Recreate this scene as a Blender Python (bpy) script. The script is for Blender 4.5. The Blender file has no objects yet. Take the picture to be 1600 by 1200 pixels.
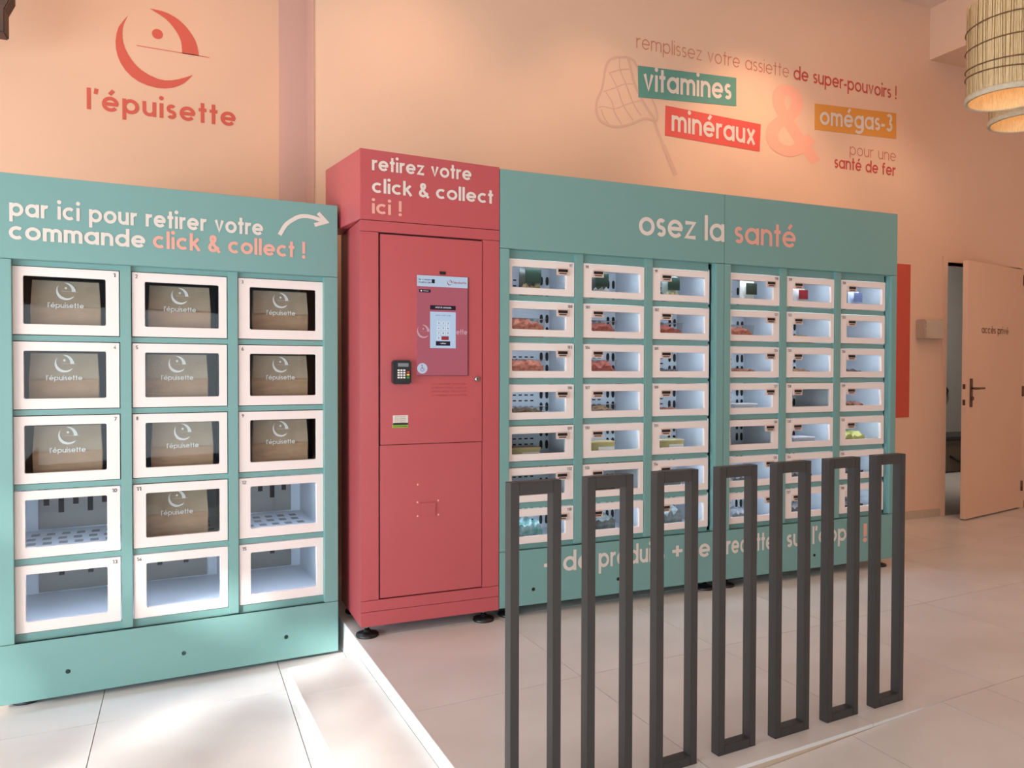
import bpy, bmesh, math, random
from mathutils import Vector, Matrix
random.seed(7)
SC = bpy.context.scene
COL = SC.collection
R = math.radians
PI = math.pi

def lin(c):
    return tuple(((v/255.0)/12.92 if v/255.0 <= 0.04045 else (((v/255.0)+0.055)/1.055)**2.4) for v in c)

# ------------------------------------------------------------------ camera
cd = bpy.data.cameras.new('camera'); cam = bpy.data.objects.new('camera', cd); COL.objects.link(cam)
yaw, pitch, roll = R(23.22906), R(-0.98705), R(0.11811)
fw = Vector((math.sin(yaw)*math.cos(pitch), math.cos(yaw)*math.cos(pitch), math.sin(pitch)))
ri = Vector((math.cos(yaw), -math.sin(yaw), 0)); up = ri.cross(fw)
r2 = math.cos(roll)*ri + math.sin(roll)*up; u2 = -math.sin(roll)*ri + math.cos(roll)*up
M4 = Matrix(((r2.x, u2.x, -fw.x, 0), (r2.y, u2.y, -fw.y, 0), (r2.z, u2.z, -fw.z, 1.2), (0, 0, 0, 1)))
cam.matrix_world = M4
cd.sensor_width = 36; cd.lens = 27.0; cd.clip_start = 0.05; cd.clip_end = 200
SC.camera = cam

# ------------------------------------------------------------------ view, world, light
SC.view_settings.view_transform = 'Standard'; SC.view_settings.look = 'None'
SC.view_settings.gamma = 1.0; SC.view_settings.use_curve_mapping = False
SC.view_settings.exposure = 0.0
SC.cycles.max_bounces = 8; SC.cycles.transparent_max_bounces = 16; SC.cycles.sample_clamp_indirect = 4.0
SC.cycles.caustics_reflective = False; SC.cycles.caustics_refractive = False
W = bpy.data.worlds.new('daylight'); SC.world = W; W.use_nodes = True
bg = W.node_tree.nodes['Background']; bg.inputs[0].default_value = (0.80, 0.91, 1.0, 1); bg.inputs[1].default_value = 0.5

def area(name, loc, target, sx, sy, power, col):
    l = bpy.data.lights.new(name, 'AREA'); l.shape = 'RECTANGLE'; l.size = sx; l.size_y = sy; l.energy = power; l.color = col
    o = bpy.data.objects.new(name, l); COL.objects.link(o); o.location = loc
    o.rotation_euler = (Vector(target)-Vector(loc)).to_track_quat('-Z', 'Y').to_euler(); return o
def spot(name, loc, target, power, col, size=70, blend=0.9, rad=0.04):
    l = bpy.data.lights.new(name, 'SPOT'); l.energy = power; l.color = col; l.spot_size = R(size); l.spot_blend = blend; l.shadow_soft_size = rad
    o = bpy.data.objects.new(name, l); COL.objects.link(o); o.location = loc
    o.rotation_euler = (Vector(target)-Vector(loc)).to_track_quat('-Z', 'Y').to_euler(); return o
DAY = (0.80, 0.93, 1.0)
WARM = (1.0, 0.65, 0.40)
# daylight that comes in through the glazed side and the glazed front of the shop
area('window_light_side', (-3.9, 1.2, 0.95), (0.6, 3.2, 0.0), 4.6, 1.9, 330, DAY)
area('window_light_front', (-0.6, -3.9, 1.0), (0.6, 3.0, 0.0), 5.0, 2.0, 145, DAY)
sl = bpy.data.lights.new('sun', 'SUN'); sl.energy = 12.0; sl.angle = R(1.6); sl.color = (1.0, 0.99, 0.97)
so = bpy.data.objects.new('sun', sl); COL.objects.link(so)
SUNDIR = Vector((0.62, 0.62, -0.40)).normalized()
so.rotation_euler = SUNDIR.to_track_quat('-Z', 'Y').to_euler()
# warm ceiling spots washing the back wall
for i, (p, t, e, s) in enumerate([
        ((-0.3, 3.5, 4.0), (-0.1, 4.76, 2.2), 24, 78),
        ((1.1, 3.4, 4.0), (1.3, 4.445, 2.2), 34, 76),
        ((2.4, 3.4, 4.0), (2.5, 4.445, 2.2), 34, 66),
        ((3.75, 3.4, 4.0), (3.8, 4.445, 2.3), 92, 70),
        ((5.0, 3.3, 4.0), (5.1, 4.445, 1.8), 36, 60),
        ((6.4, 3.2, 4.0), (6.3, 4.445, 1.4), 34, 62)]):
    spot('ceiling_spot', p, t, e, WARM, s)
# general warm fill from the ceiling luminaires of the room
area('ceiling_light_warm', (5.2, 1.8, 4.05), (5.4, 2.0, 0), 4.0, 2.0, 34, (1.0, 0.60, 0.38))
area('ceiling_light_left', (-0.5, 0.6, 4.05), (-0.5, 1.6, 0), 2.5, 2.0, 8, (1.0, 0.70, 0.5))

# ------------------------------------------------------------------ materials
def mat(name, col, rough=0.5, metal=0.0, noise=0.0, nscale=6.0, spec=0.5, bump=0.0, bscale=60, col2=None, coat=0.0, trans=0.0, emit=None, es=0.0, stretch=None, alpha=None):
    m = bpy.data.materials.new(name); m.use_nodes = True; nt = m.node_tree; b = nt.nodes['Principled BSDF']
    c = lin(col)
    b.inputs['Base Color'].default_value = (*c, 1); b.inputs['Roughness'].default_value = rough
    b.inputs['Metallic'].default_value = metal; b.inputs['Specular IOR Level'].default_value = spec
    b.inputs['Coat Weight'].default_value = coat
    b.inputs['Transmission Weight'].default_value = trans
    if alpha is not None: b.inputs['Alpha'].default_value = alpha
    if emit: b.inputs['Emission Color'].default_value = (*lin(emit), 1); b.inputs['Emission Strength'].default_value = es
    if noise > 0 or col2:
        tc = nt.nodes.new('ShaderNodeTexCoord'); mp = nt.nodes.new('ShaderNodeMapping')
        if stretch: mp.inputs['Scale'].default_value = stretch
        n = nt.nodes.new('ShaderNodeTexNoise'); n.inputs['Scale'].default_value = nscale; n.inputs['Detail'].default_value = 5
        mx = nt.nodes.new('ShaderNodeMix'); mx.data_type = 'RGBA'
        c2 = lin(col2) if col2 else tuple(v*(1-noise) for v in c)
        mx.inputs[6].default_value = (*c, 1); mx.inputs[7].default_value = (*c2, 1)
        rp = nt.nodes.new('ShaderNodeMapRange'); rp.inputs[1].default_value = 0.35; rp.inputs[2].default_value = 0.65
        nt.links.new(tc.outputs['Object'], mp.inputs[0]); nt.links.new(mp.outputs[0], n.inputs['Vector'])
        nt.links.new(n.outputs['Fac'], rp.inputs[0]); nt.links.new(rp.outputs[0], mx.inputs[0]); nt.links.new(mx.outputs[2], b.inputs['Base Color'])
    if bump > 0:
        tc = nt.nodes.new('ShaderNodeTexCoord'); n = nt.nodes.new('ShaderNodeTexNoise'); n.inputs['Scale'].default_value = bscale
        if stretch:
            mp = nt.nodes.new('ShaderNodeMapping'); mp.inputs['Scale'].default_value = stretch
            nt.links.new(tc.outputs['Object'], mp.inputs[0]); nt.links.new(mp.outputs[0], n.inputs['Vector'])
        else: nt.links.new(tc.outputs['Object'], n.inputs['Vector'])
        bp = nt.nodes.new('ShaderNodeBump'); bp.inputs['Strength'].default_value = bump; bp.inputs['Distance'].default_value = 0.003
        nt.links.new(n.outputs['Fac'], bp.inputs['Height']); nt.links.new(bp.outputs[0], b.inputs['Normal'])
    return m
def glassmat(name, tint, rough=0.02, strength=1.0, ior=1.5):
    m = bpy.data.materials.new(name); m.use_nodes = True; nt = m.node_tree; nt.nodes.clear()
    o = nt.nodes.new('ShaderNodeOutputMaterial'); t = nt.nodes.new('ShaderNodeBsdfTransparent'); g = nt.nodes.new('ShaderNodeBsdfGlossy')
    t.inputs[0].default_value = (*tint, 1); g.inputs['Roughness'].default_value = rough; g.inputs[0].default_value = (1, 1, 1, 1)
    f = nt.nodes.new('ShaderNodeFresnel'); f.inputs[0].default_value = ior
    mu = nt.nodes.new('ShaderNodeMath'); mu.operation = 'MULTIPLY'; mu.inputs[1].default_value = strength; mu.use_clamp = True
    mx = nt.nodes.new('ShaderNodeMixShader')
    ge = nt.nodes.new('ShaderNodeNewGeometry'); m2 = nt.nodes.new('ShaderNodeMath'); m2.operation = 'SUBTRACT'; m2.inputs[0].default_value = 1.0
    m3 = nt.nodes.new('ShaderNodeMath'); m3.operation = 'MULTIPLY'
    nt.links.new(ge.outputs['Backfacing'], m2.inputs[1]); nt.links.new(f.outputs[0], m3.inputs[0]); nt.links.new(m2.outputs[0], m3.inputs[1])
    nt.links.new(m3.outputs[0], mu.inputs[0]); nt.links.new(mu.outputs[0], mx.inputs[0]); nt.links.new(t.outputs[0], mx.inputs[1]); nt.links.new(g.outputs[0], mx.inputs[2]); nt.links.new(mx.outputs[0], o.inputs[0])
    return m
Mt = dict(
    wall=mat('wall_paint', (224, 185, 159), 0.85, noise=0.03, nscale=1.5, bump=0.05, bscale=120, spec=0.2),
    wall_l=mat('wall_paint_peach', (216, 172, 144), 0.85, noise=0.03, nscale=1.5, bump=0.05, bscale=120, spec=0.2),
    mauve=mat('wall_mauve', (198, 156, 142), 0.85, noise=0.03, nscale=1.5, spec=0.2),
    ceil=mat('ceiling_paint', (224, 196, 180), 0.9, noise=0.03, nscale=2),
    tile=mat('tile_ceramic', (216, 213, 210), 0.3, noise=0.0, nscale=1.7, col2=(205, 201, 197), spec=0.45, stretch=(1, 1.6, 1)),
    tile_w=mat('tile_ceramic_riser', (226, 226, 226), 0.35, noise=0.04, nscale=2),
    grout=mat('grout', (150, 140, 132), 0.9, noise=0.1, nscale=30),
    skirt=mat('skirting_tile', (190, 168, 146), 0.5, noise=0.08, nscale=4),
    teal=mat('teal_lacquer', (112, 151, 146), 0.38, noise=0.015, nscale=3, spec=0.5),
    teal_d=mat('teal_lacquer_dark', (96, 138, 132), 0.4, noise=0.015, nscale=3),
    red=mat('coral_lacquer', (178, 80, 84), 0.28, noise=0.015, nscale=3),
    red_g=mat('coral_gap', (70, 14, 18), 0.7, noise=0.1),
    dark=mat('dark_void', (14, 14, 16), 0.8, noise=0.1),
    white_door=mat('white_lacquer', (228, 213, 207), 0.4, noise=0.015, nscale=3),
    liner=mat('white_liner', (226, 230, 236), 0.35, noise=0.02, nscale=3),
    liner_shade=mat('shaded_liner', (58, 50, 50), 0.4, noise=0.15, nscale=9),  # dark tone stands for the shade around the bags
    grille=mat('grey_grille', (128, 124, 118), 0.45, metal=0.3, noise=0.05),
    hole=mat('hole_black', (16, 17, 20), 0.8, noise=0.1),
    shelf_hole=mat('shelf_hole_grey', (140, 138, 136), 0.8, noise=0.1),
    black=mat('black_plastic', (20, 21, 23), 0.35, noise=0.1, nscale=9),
    steel=mat('steel', (170, 168, 165), 0.25, metal=1.0, noise=0.05),
    kraft=mat('kraft_paper', (176, 142, 112), 0.85, col2=(162, 128, 98), nscale=14, bump=0.25, bscale=40, stretch=(1, 1, 4)),
    kraft_d=mat('kraft_paper_flap', (166, 146, 124), 0.8, col2=(154, 134, 112), nscale=14, bump=0.25, bscale=40),
    t_white=mat('vinyl_white', (212, 198, 188), 0.6, noise=0.02),
    t_salmon=mat('vinyl_salmon', (218, 156, 140), 0.6, noise=0.02),
    t_logo=mat('vinyl_brick_red', (196, 80, 62), 0.6, noise=0.02),
    t_brown=mat('vinyl_brown_rose', (196, 122, 100), 0.6, noise=0.02),
    t_bold=mat('vinyl_dark_red', (190, 72, 66), 0.6, noise=0.02),
    t_faint=mat('vinyl_faint', (210, 168, 146), 0.7, noise=0.02),
    t_amp=mat('vinyl_coral_pink', (234, 168, 146), 0.6, noise=0.02),
    t_teal=mat('vinyl_teal', (84, 140, 128), 0.6, noise=0.02),
    t_red=mat('vinyl_red', (212, 80, 72), 0.6, noise=0.02),
    t_orange=mat('vinyl_orange', (214, 144, 62), 0.6, noise=0.02),
    t_black=mat('ink_black', (40, 36, 36), 0.6, noise=0.05),
    t_pale=mat('ink_pale_grey', (232, 228, 222), 0.6, noise=0.05),
    t_red2=mat('ink_faint_red', (176, 66, 70), 0.6, noise=0.05),
    tagp=mat('price_tag_plastic', (206, 180, 168), 0.5, noise=.03),
    rail=mat('anthracite_powder_coat', (52, 50, 49), 0.45, noise=0.05, nscale=20, bump=0.05, bscale=300),
    pane=glassmat('clear_pane', (0.93, 0.95, 0.96), 0.02, 0.5),
    plastic=glassmat('clear_plastic', (0.88, 0.9, 0.9), 0.12, 1.6),
    straw=mat('straw', (216, 188, 144), 0.8, col2=(198, 166, 120), nscale=30, stretch=(6, 6, 1), bump=0.4, bscale=90),
    twine=mat('brown_twine', (120, 82, 52), 0.9, noise=0.3, nscale=60),
    band=mat('pale_rim_band', (196, 182, 158), 0.8, noise=0.15, nscale=40),
    led=mat('led_strip', (255, 255, 255), 0.5, emit=(222, 236, 255), es=22.0, noise=0.01),
    led_added=mat('led_strip_added', (255, 255, 255), 0.5, emit=(214, 230, 255), es=75.0, noise=0.01),
    bulb=mat('warm_bulb', (255, 220, 170), 0.5, emit=(255, 190, 120), es=2.5, noise=0.01),
    box=mat('grey_beige_plastic', (196, 176, 156), 0.5, noise=0.04),
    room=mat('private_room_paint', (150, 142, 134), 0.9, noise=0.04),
    roomdark=mat('dark_bin_plastic', (90, 70, 46), 0.6, noise=0.1),
    iron=mat('dark_bronze', (104, 78, 64), 0.4, metal=0.6, noise=0.05),
    iron2=mat('ink_brown', (120, 84, 70), 0.6, noise=.05),
    brown=mat('dark_brown_metal', (82, 56, 46), 0.6, noise=0.25, nscale=12),
    leaf=mat('leaf_green', (60, 90, 40), 0.7, noise=0.2),
)

# ------------------------------------------------------------------ mesh builder
class MB:
    def __init__(s): s.v = []; s.f = []; s.m = []; s.sm = []
    def add(s, vs, fs, mi=0, smooth=False):
        b = len(s.v); s.v += [tuple(v) for v in vs]; s.f += [tuple(b+i for i in f) for f in fs]; s.m += [mi]*len(fs); s.sm += [smooth]*len(fs); return s
    def box(s, x0, x1, y0, y1, z0, z1, mi=0):
        return s.add([(x0,y0,z0),(x1,y0,z0),(x1,y1,z0),(x0,y1,z0),(x0,y0,z1),(x1,y0,z1),(x1,y1,z1),(x0,y1,z1)],
                     [(0,3,2,1),(4,5,6,7),(0,1,5,4),(1,2,6,5),(2,3,7,6),(3,0,4,7)], mi)
    def quad(s, a, b, c, d, mi=0): return s.add([a,b,c,d], [(0,1,2,3)], mi)
    def prism(s, pts, z0, z1, mi=0):            # plan polygon (ccw), extruded in z; z0/z1 number or per-point list
        n = len(pts); z0 = z0 if isinstance(z0, list) else [z0]*n; z1 = z1 if isinstance(z1, list) else [z1]*n
        return s.add([(p[0],p[1],z0[i]) for i,p in enumerate(pts)]+[(p[0],p[1],z1[i]) for i,p in enumerate(pts)],
                     [tuple(range(n))[::-1], tuple(range(n,2*n))]+[(i,(i+1)%n,n+(i+1)%n,n+i) for i in range(n)], mi)
    def plate(s, pts, y0, y1, mi=0):            # x,z polygon extruded in y
        n = len(pts)
        return s.add([(p[0],y0,p[1]) for p in pts]+[(p[0],y1,p[1]) for p in pts],
                     [tuple(range(n)), tuple(range(n,2*n))[::-1]]+[((i+1)%n,i,n+i,n+(i+1)%n) for i in range(n)], mi)
    def lathe(s, prof, n=24, mi=0, c=(0,0,0), axis='z', smooth=True, close=True):
        vs = []; fs = []
        for (r, h) in prof:
            for i in range(n):
                a = 2*PI*i/n; x, y = r*math.cos(a), r*math.sin(a)
                vs.append((c[0]+x, c[1]+y, c[2]+h) if axis == 'z' else (c[0]+x, c[1]-h, c[2]+y))
        for k in range(len(prof)-1):
            for i in range(n): fs.append((k*n+i, k*n+(i+1)%n, (k+1)*n+(i+1)%n, (k+1)*n+i))
        b = len(s.v); s.add(vs, fs, mi, smooth)
        if close:
            s.f += [tuple(b+i for i in range(n))[::-1], tuple(b+(len(prof)-1)*n+i for i in range(n))]; s.m += [mi, mi]; s.sm += [False, False]
        return s
    def tube(s, pts, r, n=8, mi=0):
        P = [Vector(p) for p in pts]; vs = []; fs = []
        for i, p in enumerate(P):
            t = ((P[min(i+1,len(P)-1)]-P[max(i-1,0)])).normalized(); a = t.orthogonal().normalized()
            if abs(t.z) < 0.95: a = t.cross(Vector((0,0,1))).normalized()
            b_ = t.cross(a)
            for k in range(n):
                an = 2*PI*k/n; vs.append(tuple(p+a*r*math.cos(an)+b_*r*math.sin(an)))
        for i in range(len(P)-1):
            for k in range(n): fs.append((i*n+k, i*n+(k+1)%n, (i+1)*n+(k+1)%n, (i+1)*n+k))
        fs += [tuple(range(n))[::-1], tuple((len(P)-1)*n+k for k in range(n))]
        return s.add(vs, fs, mi, True)
    def ring(s, X0, X1, Z0, Z1, x0, x1, z0, z1, y0, y1, r=0.006, mi=0, k=4):   # plate with a rounded window
        outer = []; inner = []
        for (cx, cz, ox, oz, a0) in ((x1-r, z1-r, X1, Z1, 0), (x0+r, z1-r, X0, Z1, 90), (x0+r, z0+r, X0, Z0, 180), (x1-r, z0+r, X1, Z0, 270)):
            for j in range(k+1):
                a = R(a0+90*j/k); inner.append((cx+r*math.cos(a), cz+r*math.sin(a))); outer.append((ox, oz))
        n = len(inner); vs = []
        for (L, y) in ((outer, y0), (inner, y0), (inner, y1), (outer, y1)): vs += [(p[0], y, p[1]) for p in L]
        fs = []
        for i in range(n):
            j = (i+1) % n
            fs.append((n+i, n+j, 2*n+j, 2*n+i))
            if outer[i] == outer[j]: fs += [(i, n+i, n+j), (3*n+i, 2*n+j, 2*n+i)]
            else: fs += [(i, n+i, n+j, j), (3*n+i, 3*n+j, 2*n+j, 2*n+i), (i, j, 3*n+j, 3*n+i)]
        return s.add(vs, fs, mi)
    def mesh(s, name, mats):
        me = bpy.data.meshes.new(name); me.from_pydata(s.v, [], s.f)
        for m in (mats if isinstance(mats, (list, tuple)) else [mats]): me.materials.append(m)
        me.polygons.foreach_set('material_index', s.m); me.polygons.foreach_set('use_smooth', s.sm)
        me.update(); return me
    def build(s, name, mats, parent=None, loc=(0,0,0), bevel=0):
        me = s.mesh(name, mats)
        if bevel:
            bm = bmesh.new(); bm.from_mesh(me); bmesh.ops.remove_doubles(bm, verts=bm.verts, dist=1e-5)
            bmesh.ops.recalc_face_normals(bm, faces=bm.faces)
            bmesh.ops.bevel(bm, geom=[e for e in bm.edges if len(e.link_faces) == 2 and e.calc_face_angle(0) > 0.6], offset=bevel, segments=2, affect='EDGES', clamp_overlap=True)
            bm.to_mesh(me); bm.free()
        return put(name, me, parent, loc)
def put(name, me, parent=None, loc=(0,0,0)):
    o = bpy.data.objects.new(name, me); COL.objects.link(o); o.location = loc
    if parent: o.parent = parent
    return o
def tag(o, label=None, cat=None, group=None, kind=None):
    if label: o['label'] = label
    if cat: o['category'] = cat
    if group: o['group'] = group
    if kind: o['kind'] = kind
    return o
def empty(name, loc, rz=0, label=None, cat=None, group=None, kind=None):
    o = bpy.data.objects.new(name, None); COL.objects.link(o); o.location = loc; o.rotation_euler = (0,0,rz)
    return tag(o, label, cat, group, kind)
def lab(o, t): o['label'] = t; return o
def copytree(o, parent=None):
    c = o.copy(); COL.objects.link(c)
    if parent: c.parent = parent
    for ch in list(o.children): copytree(ch, c)
    return c

# ------------------------------------------------------------------ stroke lettering
def arc(cx, cy, rx, ry, a0, a1, n=18):
    return [(cx+rx*math.cos(R(a0+(a1-a0)*i/n)), cy+ry*math.sin(R(a0+(a1-a0)*i/n))) for i in range(n+1)]
def glyph(ch, w):
    t = w/2; A = 1.42; B = 0.5-t
    bowl = arc(.5, .5, B, B, 0, 360, 28)
    dot = lambda x, y: ('dot', x, y, w*0.64)
    if ch == ' ': return .45, []
    if ch == 'o': return 1., [bowl]
    if ch == 'a': return 1., [bowl, [(1-t,0),(1-t,1)]]
    if ch == 'd': return 1., [bowl, [(1-t,0),(1-t,A)]]
    if ch == 'b': return 1., [bowl, [(t,0),(t,A)]]
    if ch == 'p': return 1., [bowl, [(t,1),(t,-.42)]]
    if ch == 'q': return 1., [bowl, [(1-t,1),(1-t,-.42)]]
    if ch == 'g': return 1., [bowl, [(1-t,1),(1-t,-.02)]+arc(.5,-.02,B,.4-t,0,-150,14)]
    if ch == 'c': return .9, [arc(.5,.5,B,B,48,312,24)]
    if ch in 'eéè':
        st = [arc(.5,.5,B,B,0,322,26), [(t,.5),(1-t*.4,.5)]]
        if ch == 'é': st.append([(.45,1.13),(.68,1.42)])
        if ch == 'è': st.append([(.58,1.13),(.35,1.42)])
        return 1., st
    if ch == 'n': r = .42; return .84, [[(t,0),(t,1)], arc(r,1-r,r-t,r-t,180,0,14)+[(2*r-t,0)]]
    if ch == 'h': r = .42; return .84, [[(t,0),(t,A)], arc(r,1-r,r-t,r-t,180,0,14)+[(2*r-t,0)]]
    if ch == 'm':
        r = .37; d = 2*(r-t)
        return 2*r+d, [[(t,0),(t,1)], arc(r,1-r,r-t,r-t,180,0,12)+[(t+d,0)], arc(r+d,1-r,r-t,r-t,180,0,12)+[(t+2*d,0)]]
    if ch == 'u': r = .42; return .84, [[(t,1)]+arc(r,r,r-t,r-t,180,360,14)+[(2*r-t,1)], [(2*r-t,1),(2*r-t,0)]]
    if ch == 'r': r = .42; return .52, [[(t,0),(t,1)], arc(r,1-r,r-t,r-t,180,72,10)]
    if ch == 's':
        q = (.5-t)/2; rx = .3-t
        return .6, [arc(.3,.5+q,rx,q,35,270,16)+arc(.3,.5-q,rx,q,90,-150,16)[1:]]
    if ch == 't': return .5, [[(.25,0),(.25,1.36)], [(0,1-t),(.5,1-t)]]
    if ch == 'f': return .55, [[(.2,0),(.2,1.12)]+arc(.2+.24,1.14,.24,.26-t,180,80,8), [(0,1-t),(.48,1-t)]]
    if ch == 'i': return w, [[(t,0),(t,1)], dot(t,1.34)]
    if ch == 'l': return w, [[(t,0),(t,A)]]
    if ch == 'k': return .78, [[(t,0),(t,A)], [(t,.42),(.68,1)], [(.32,.62),(.74,0)]]
    if ch == 'v': return .82, [[(t,1),(.41,t*.6),(.82-t,1)]]
    if ch == 'y': return .82, [[(t,1),(.41,.05)], [(.82-t,1),(.25,-.42)]]
    if ch == 'x': return .82, [[(t,1),(.82-t,0)], [(.82-t,1),(t,0)]]
    if ch == 'z': return .75, [[(.04,1-t),(.75-t,1-t),(t,t),(.73,t)]]
    if ch in "'’": return w, [[(t*1.1,1.42),(t*.6,1.05)]]
    if ch == '!': return w, [[(t,.38),(t,A)], dot(t,.1)]
    if ch == '.': return w, [dot(t,.1)]
    if ch == '-': return .42, [[(0,.45),(.42,.45)]]
    if ch == '+': return .8, [[(0,.5),(.8,.5)], [(.4,.1),(.4,.9)]]
    if ch == '&':
        P = [(740,1095),(390,590),(300,430),(284,320),(310,225),(390,183),(475,222),(506,320),(480,430),(400,545),(285,645),(222,740),(208,850),(260,950),(375,1002),(480,975),(570,895),(690,775)]
        return .86, [[((x-150)*.00145, (1070-y)*.00145) for x, y in P]]
    H = 1.4
    if ch == '0': return .8, [arc(.4,.7,.4-t,.7-t,0,360,20)]
    if ch == '1': return .42, [[(0,1.12),(.42-t,1.36),(.42-t,0)]]
    if ch == '2': return .78, [arc(.39,1.0,.39-t,.4-t,170,-35,12)+[(t,t),(.78,t)]]
    if ch == '3': return .74, [arc(.37,1.04,.33-t,.36-t,150,-90,12), arc(.37,.38,.37-t,.38-t,90,-150,12)]
    if ch == '4': return .8, [[(.8,.36),(t,.36),(.58,1.36),(.58,0)]]
    if ch == '5': return .76, [[(.7,1.4-t),(.2,1.4-t),(.12,.8)]+arc(.36,.45,.38-t,.42-t,115,-150,12)]
    if ch == '6': return .8, [arc(.4,.42,.4-t,.42-t,0,360,16), [(.05,.5),(.5,1.4)]]
    if ch == '7': return .74, [[(0,1.4-t),(.7,1.4-t),(.25,0)]]
    if ch == '8': return .78, [arc(.39,1.04,.32-t,.35-t,0,360,14), arc(.39,.38,.39-t,.38-t,0,360,16)]
    if ch == '9': return .8, [arc(.4,.98,.4-t,.42-t,0,360,16), [(.75,.9),(.3,0)]]
    return .5, []
STAG = [0]
def ribbon(mb, pts, w, tf0, mi=0):
    STAG[0] = (STAG[0]+1) % 12; off = STAG[0]*.00006
    tf = lambda a, b: (lambda q: (q[0], q[1]-off, q[2]))(tf0(a, b))
    n = len(pts); closed = n > 3 and abs(pts[0][0]-pts[-1][0])+abs(pts[0][1]-pts[-1][1]) < 1e-6
    L = []
    for i in range(n):
        p = pts[i]; a = pts[i-1] if i > 0 else (pts[-2] if closed else None); b = pts[i+1] if i < n-1 else (pts[1] if closed else None)
        def nrm(q, r_):
            dx, dy = r_[0]-q[0], r_[1]-q[1]; l = math.hypot(dx, dy) or 1; return (-dy/l, dx/l)
        n1 = nrm(a, p) if a else None; n2 = nrm(p, b) if b else None
        if n1 and n2:
            mx, my = n1[0]+n2[0], n1[1]+n2[1]; l2 = mx*mx+my*my; k = min(2/l2 if l2 > 1e-6 else 1, 1.6); nx, ny = mx*k, my*k
        else: nx, ny = n1 or n2
        L.append(((p[0]+nx*w/2, p[1]+ny*w/2), (p[0]-nx*w/2, p[1]-ny*w/2)))
    vs = []
    for i_, (l, r_) in enumerate(L):
        for q_ in (tf(*l), tf(*r_)): vs.append((q_[0], q_[1]-i_*.000012, q_[2]))
    mb.add(vs, [(2*i+1, 2*i+3, 2*i+2, 2*i) for i in range(n-1)], mi)
def text(parent, s, x0, x1, zb, xh, w, m, y=-0.0012, name='lettering', gap=.12, z1=None, center=False, mb=None, mi=0):
    own = mb is None
    mb = mb or MB(); tot = 0
    gs = []
    for ch in s:
        a, st = glyph(ch, w); gs.append((tot, st)); tot += a+gap
    tot -= gap
    sx = (x1-x0)/tot
    for gx, st in gs:
        def tf(px, py):
            X = x0+(gx+px)*sx; dz = 0 if z1 is None else (z1-zb)*(X-x0)/(x1-x0)
            return (X, y, zb+dz+py*xh)
        for q in st:
            if q[0] == 'dot':
                _, dx, dy, rr = q; vs = [tf(dx+rr*math.cos(2*PI*i/14), dy+rr*math.sin(2*PI*i/14)) for i in range(14)]
                mb.add(vs, [tuple(range(14))], mi)
            else: ribbon(mb, q, w, tf, mi)
    if own: return mb.build(name, m, parent)
def strokes(lists, w, tf, mb, mi=0):
    for q in lists: ribbon(mb, q, w, tf, mi)
def smooth_pts(P, n=6):
    out = []
    for i in range(len(P)-1):
        p0 = P[max(i-1,0)]; p1 = P[i]; p2 = P[i+1]; p3 = P[min(i+2,len(P)-1)]
        for k in range(n):
            t = k/n
            out.append(tuple(0.5*((2*p1[j])+(-p0[j]+p2[j])*t+(2*p0[j]-5*p1[j]+4*p2[j]-p3[j])*t*t+(-p0[j]+3*p1[j]-3*p2[j]+p3[j])*t**3) for j in (0,1)))
    out.append(P[-1]); return out
# crescent emblem in normalised coordinates (radius about 1)
LC, LR = (-0.116, 2.996), 0.212
_o1 = smooth_pts([(-.264,3.156),(-.312,3.084),(-.328,3.002),(-.318,2.924),(-.28,2.851),(-.214,2.799),(-.124,2.778),(-.043,2.790),(.021,2.828),(.062,2.878)], 4)
_i1 = smooth_pts([(-.264,3.156),(-.288,3.10),(-.294,3.04),(-.284,2.979),(-.247,2.911),(-.191,2.858),(-.101,2.826),(-.02,2.840),(.062,2.878)], 4)
_o2 = smooth_pts([(-.158,3.212),(-.081,3.208),(-.007,3.176),(.051,3.117),(.083,3.059),(.096,2.990)], 4)
_i2 = smooth_pts([(-.158,3.212),(-.076,3.169),(-.024,3.112),(.002,3.057),(.008,2.990)], 4)
def strip_fill(mb, o, i, tf, mi=0, n=18):
    def samp(P, t):
        f = t*(len(P)-1); k = min(int(f), len(P)-2); u = f-k; return (P[k][0]*(1-u)+P[k+1][0]*u, P[k][1]*(1-u)+P[k+1][1]*u)
    vs = []
    for k in range(n+1):
        t = k/n; vs += [tf(*samp(o, t)), tf(*samp(i, t))]
    mb.add(vs, [(2*k, 2*k+2, 2*k+3, 2*k+1) for k in range(n)], mi)
def emblem(mb, cx, cz, r, y, mi=0):
    tf = lambda X, Z: (cx+(X-LC[0])/LR*r, y, cz+(Z-LC[1])/LR*r)
    strip_fill(mb, _o1, _i1, tf, mi); strip_fill(mb, _o2, _i2, tf, mi, 12)
    mb.add([tf(-.119+.028*math.cos(2*PI*i/20), 3.078+.028*math.sin(2*PI*i/20)) for i in range(20)], [tuple(range(20))], mi)
    mb.add([tf(-.224,2.999), tf(-.224,2.995), tf(.152,2.989), tf(.152,2.993)], [(0,1,2,3)], mi)

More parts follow.
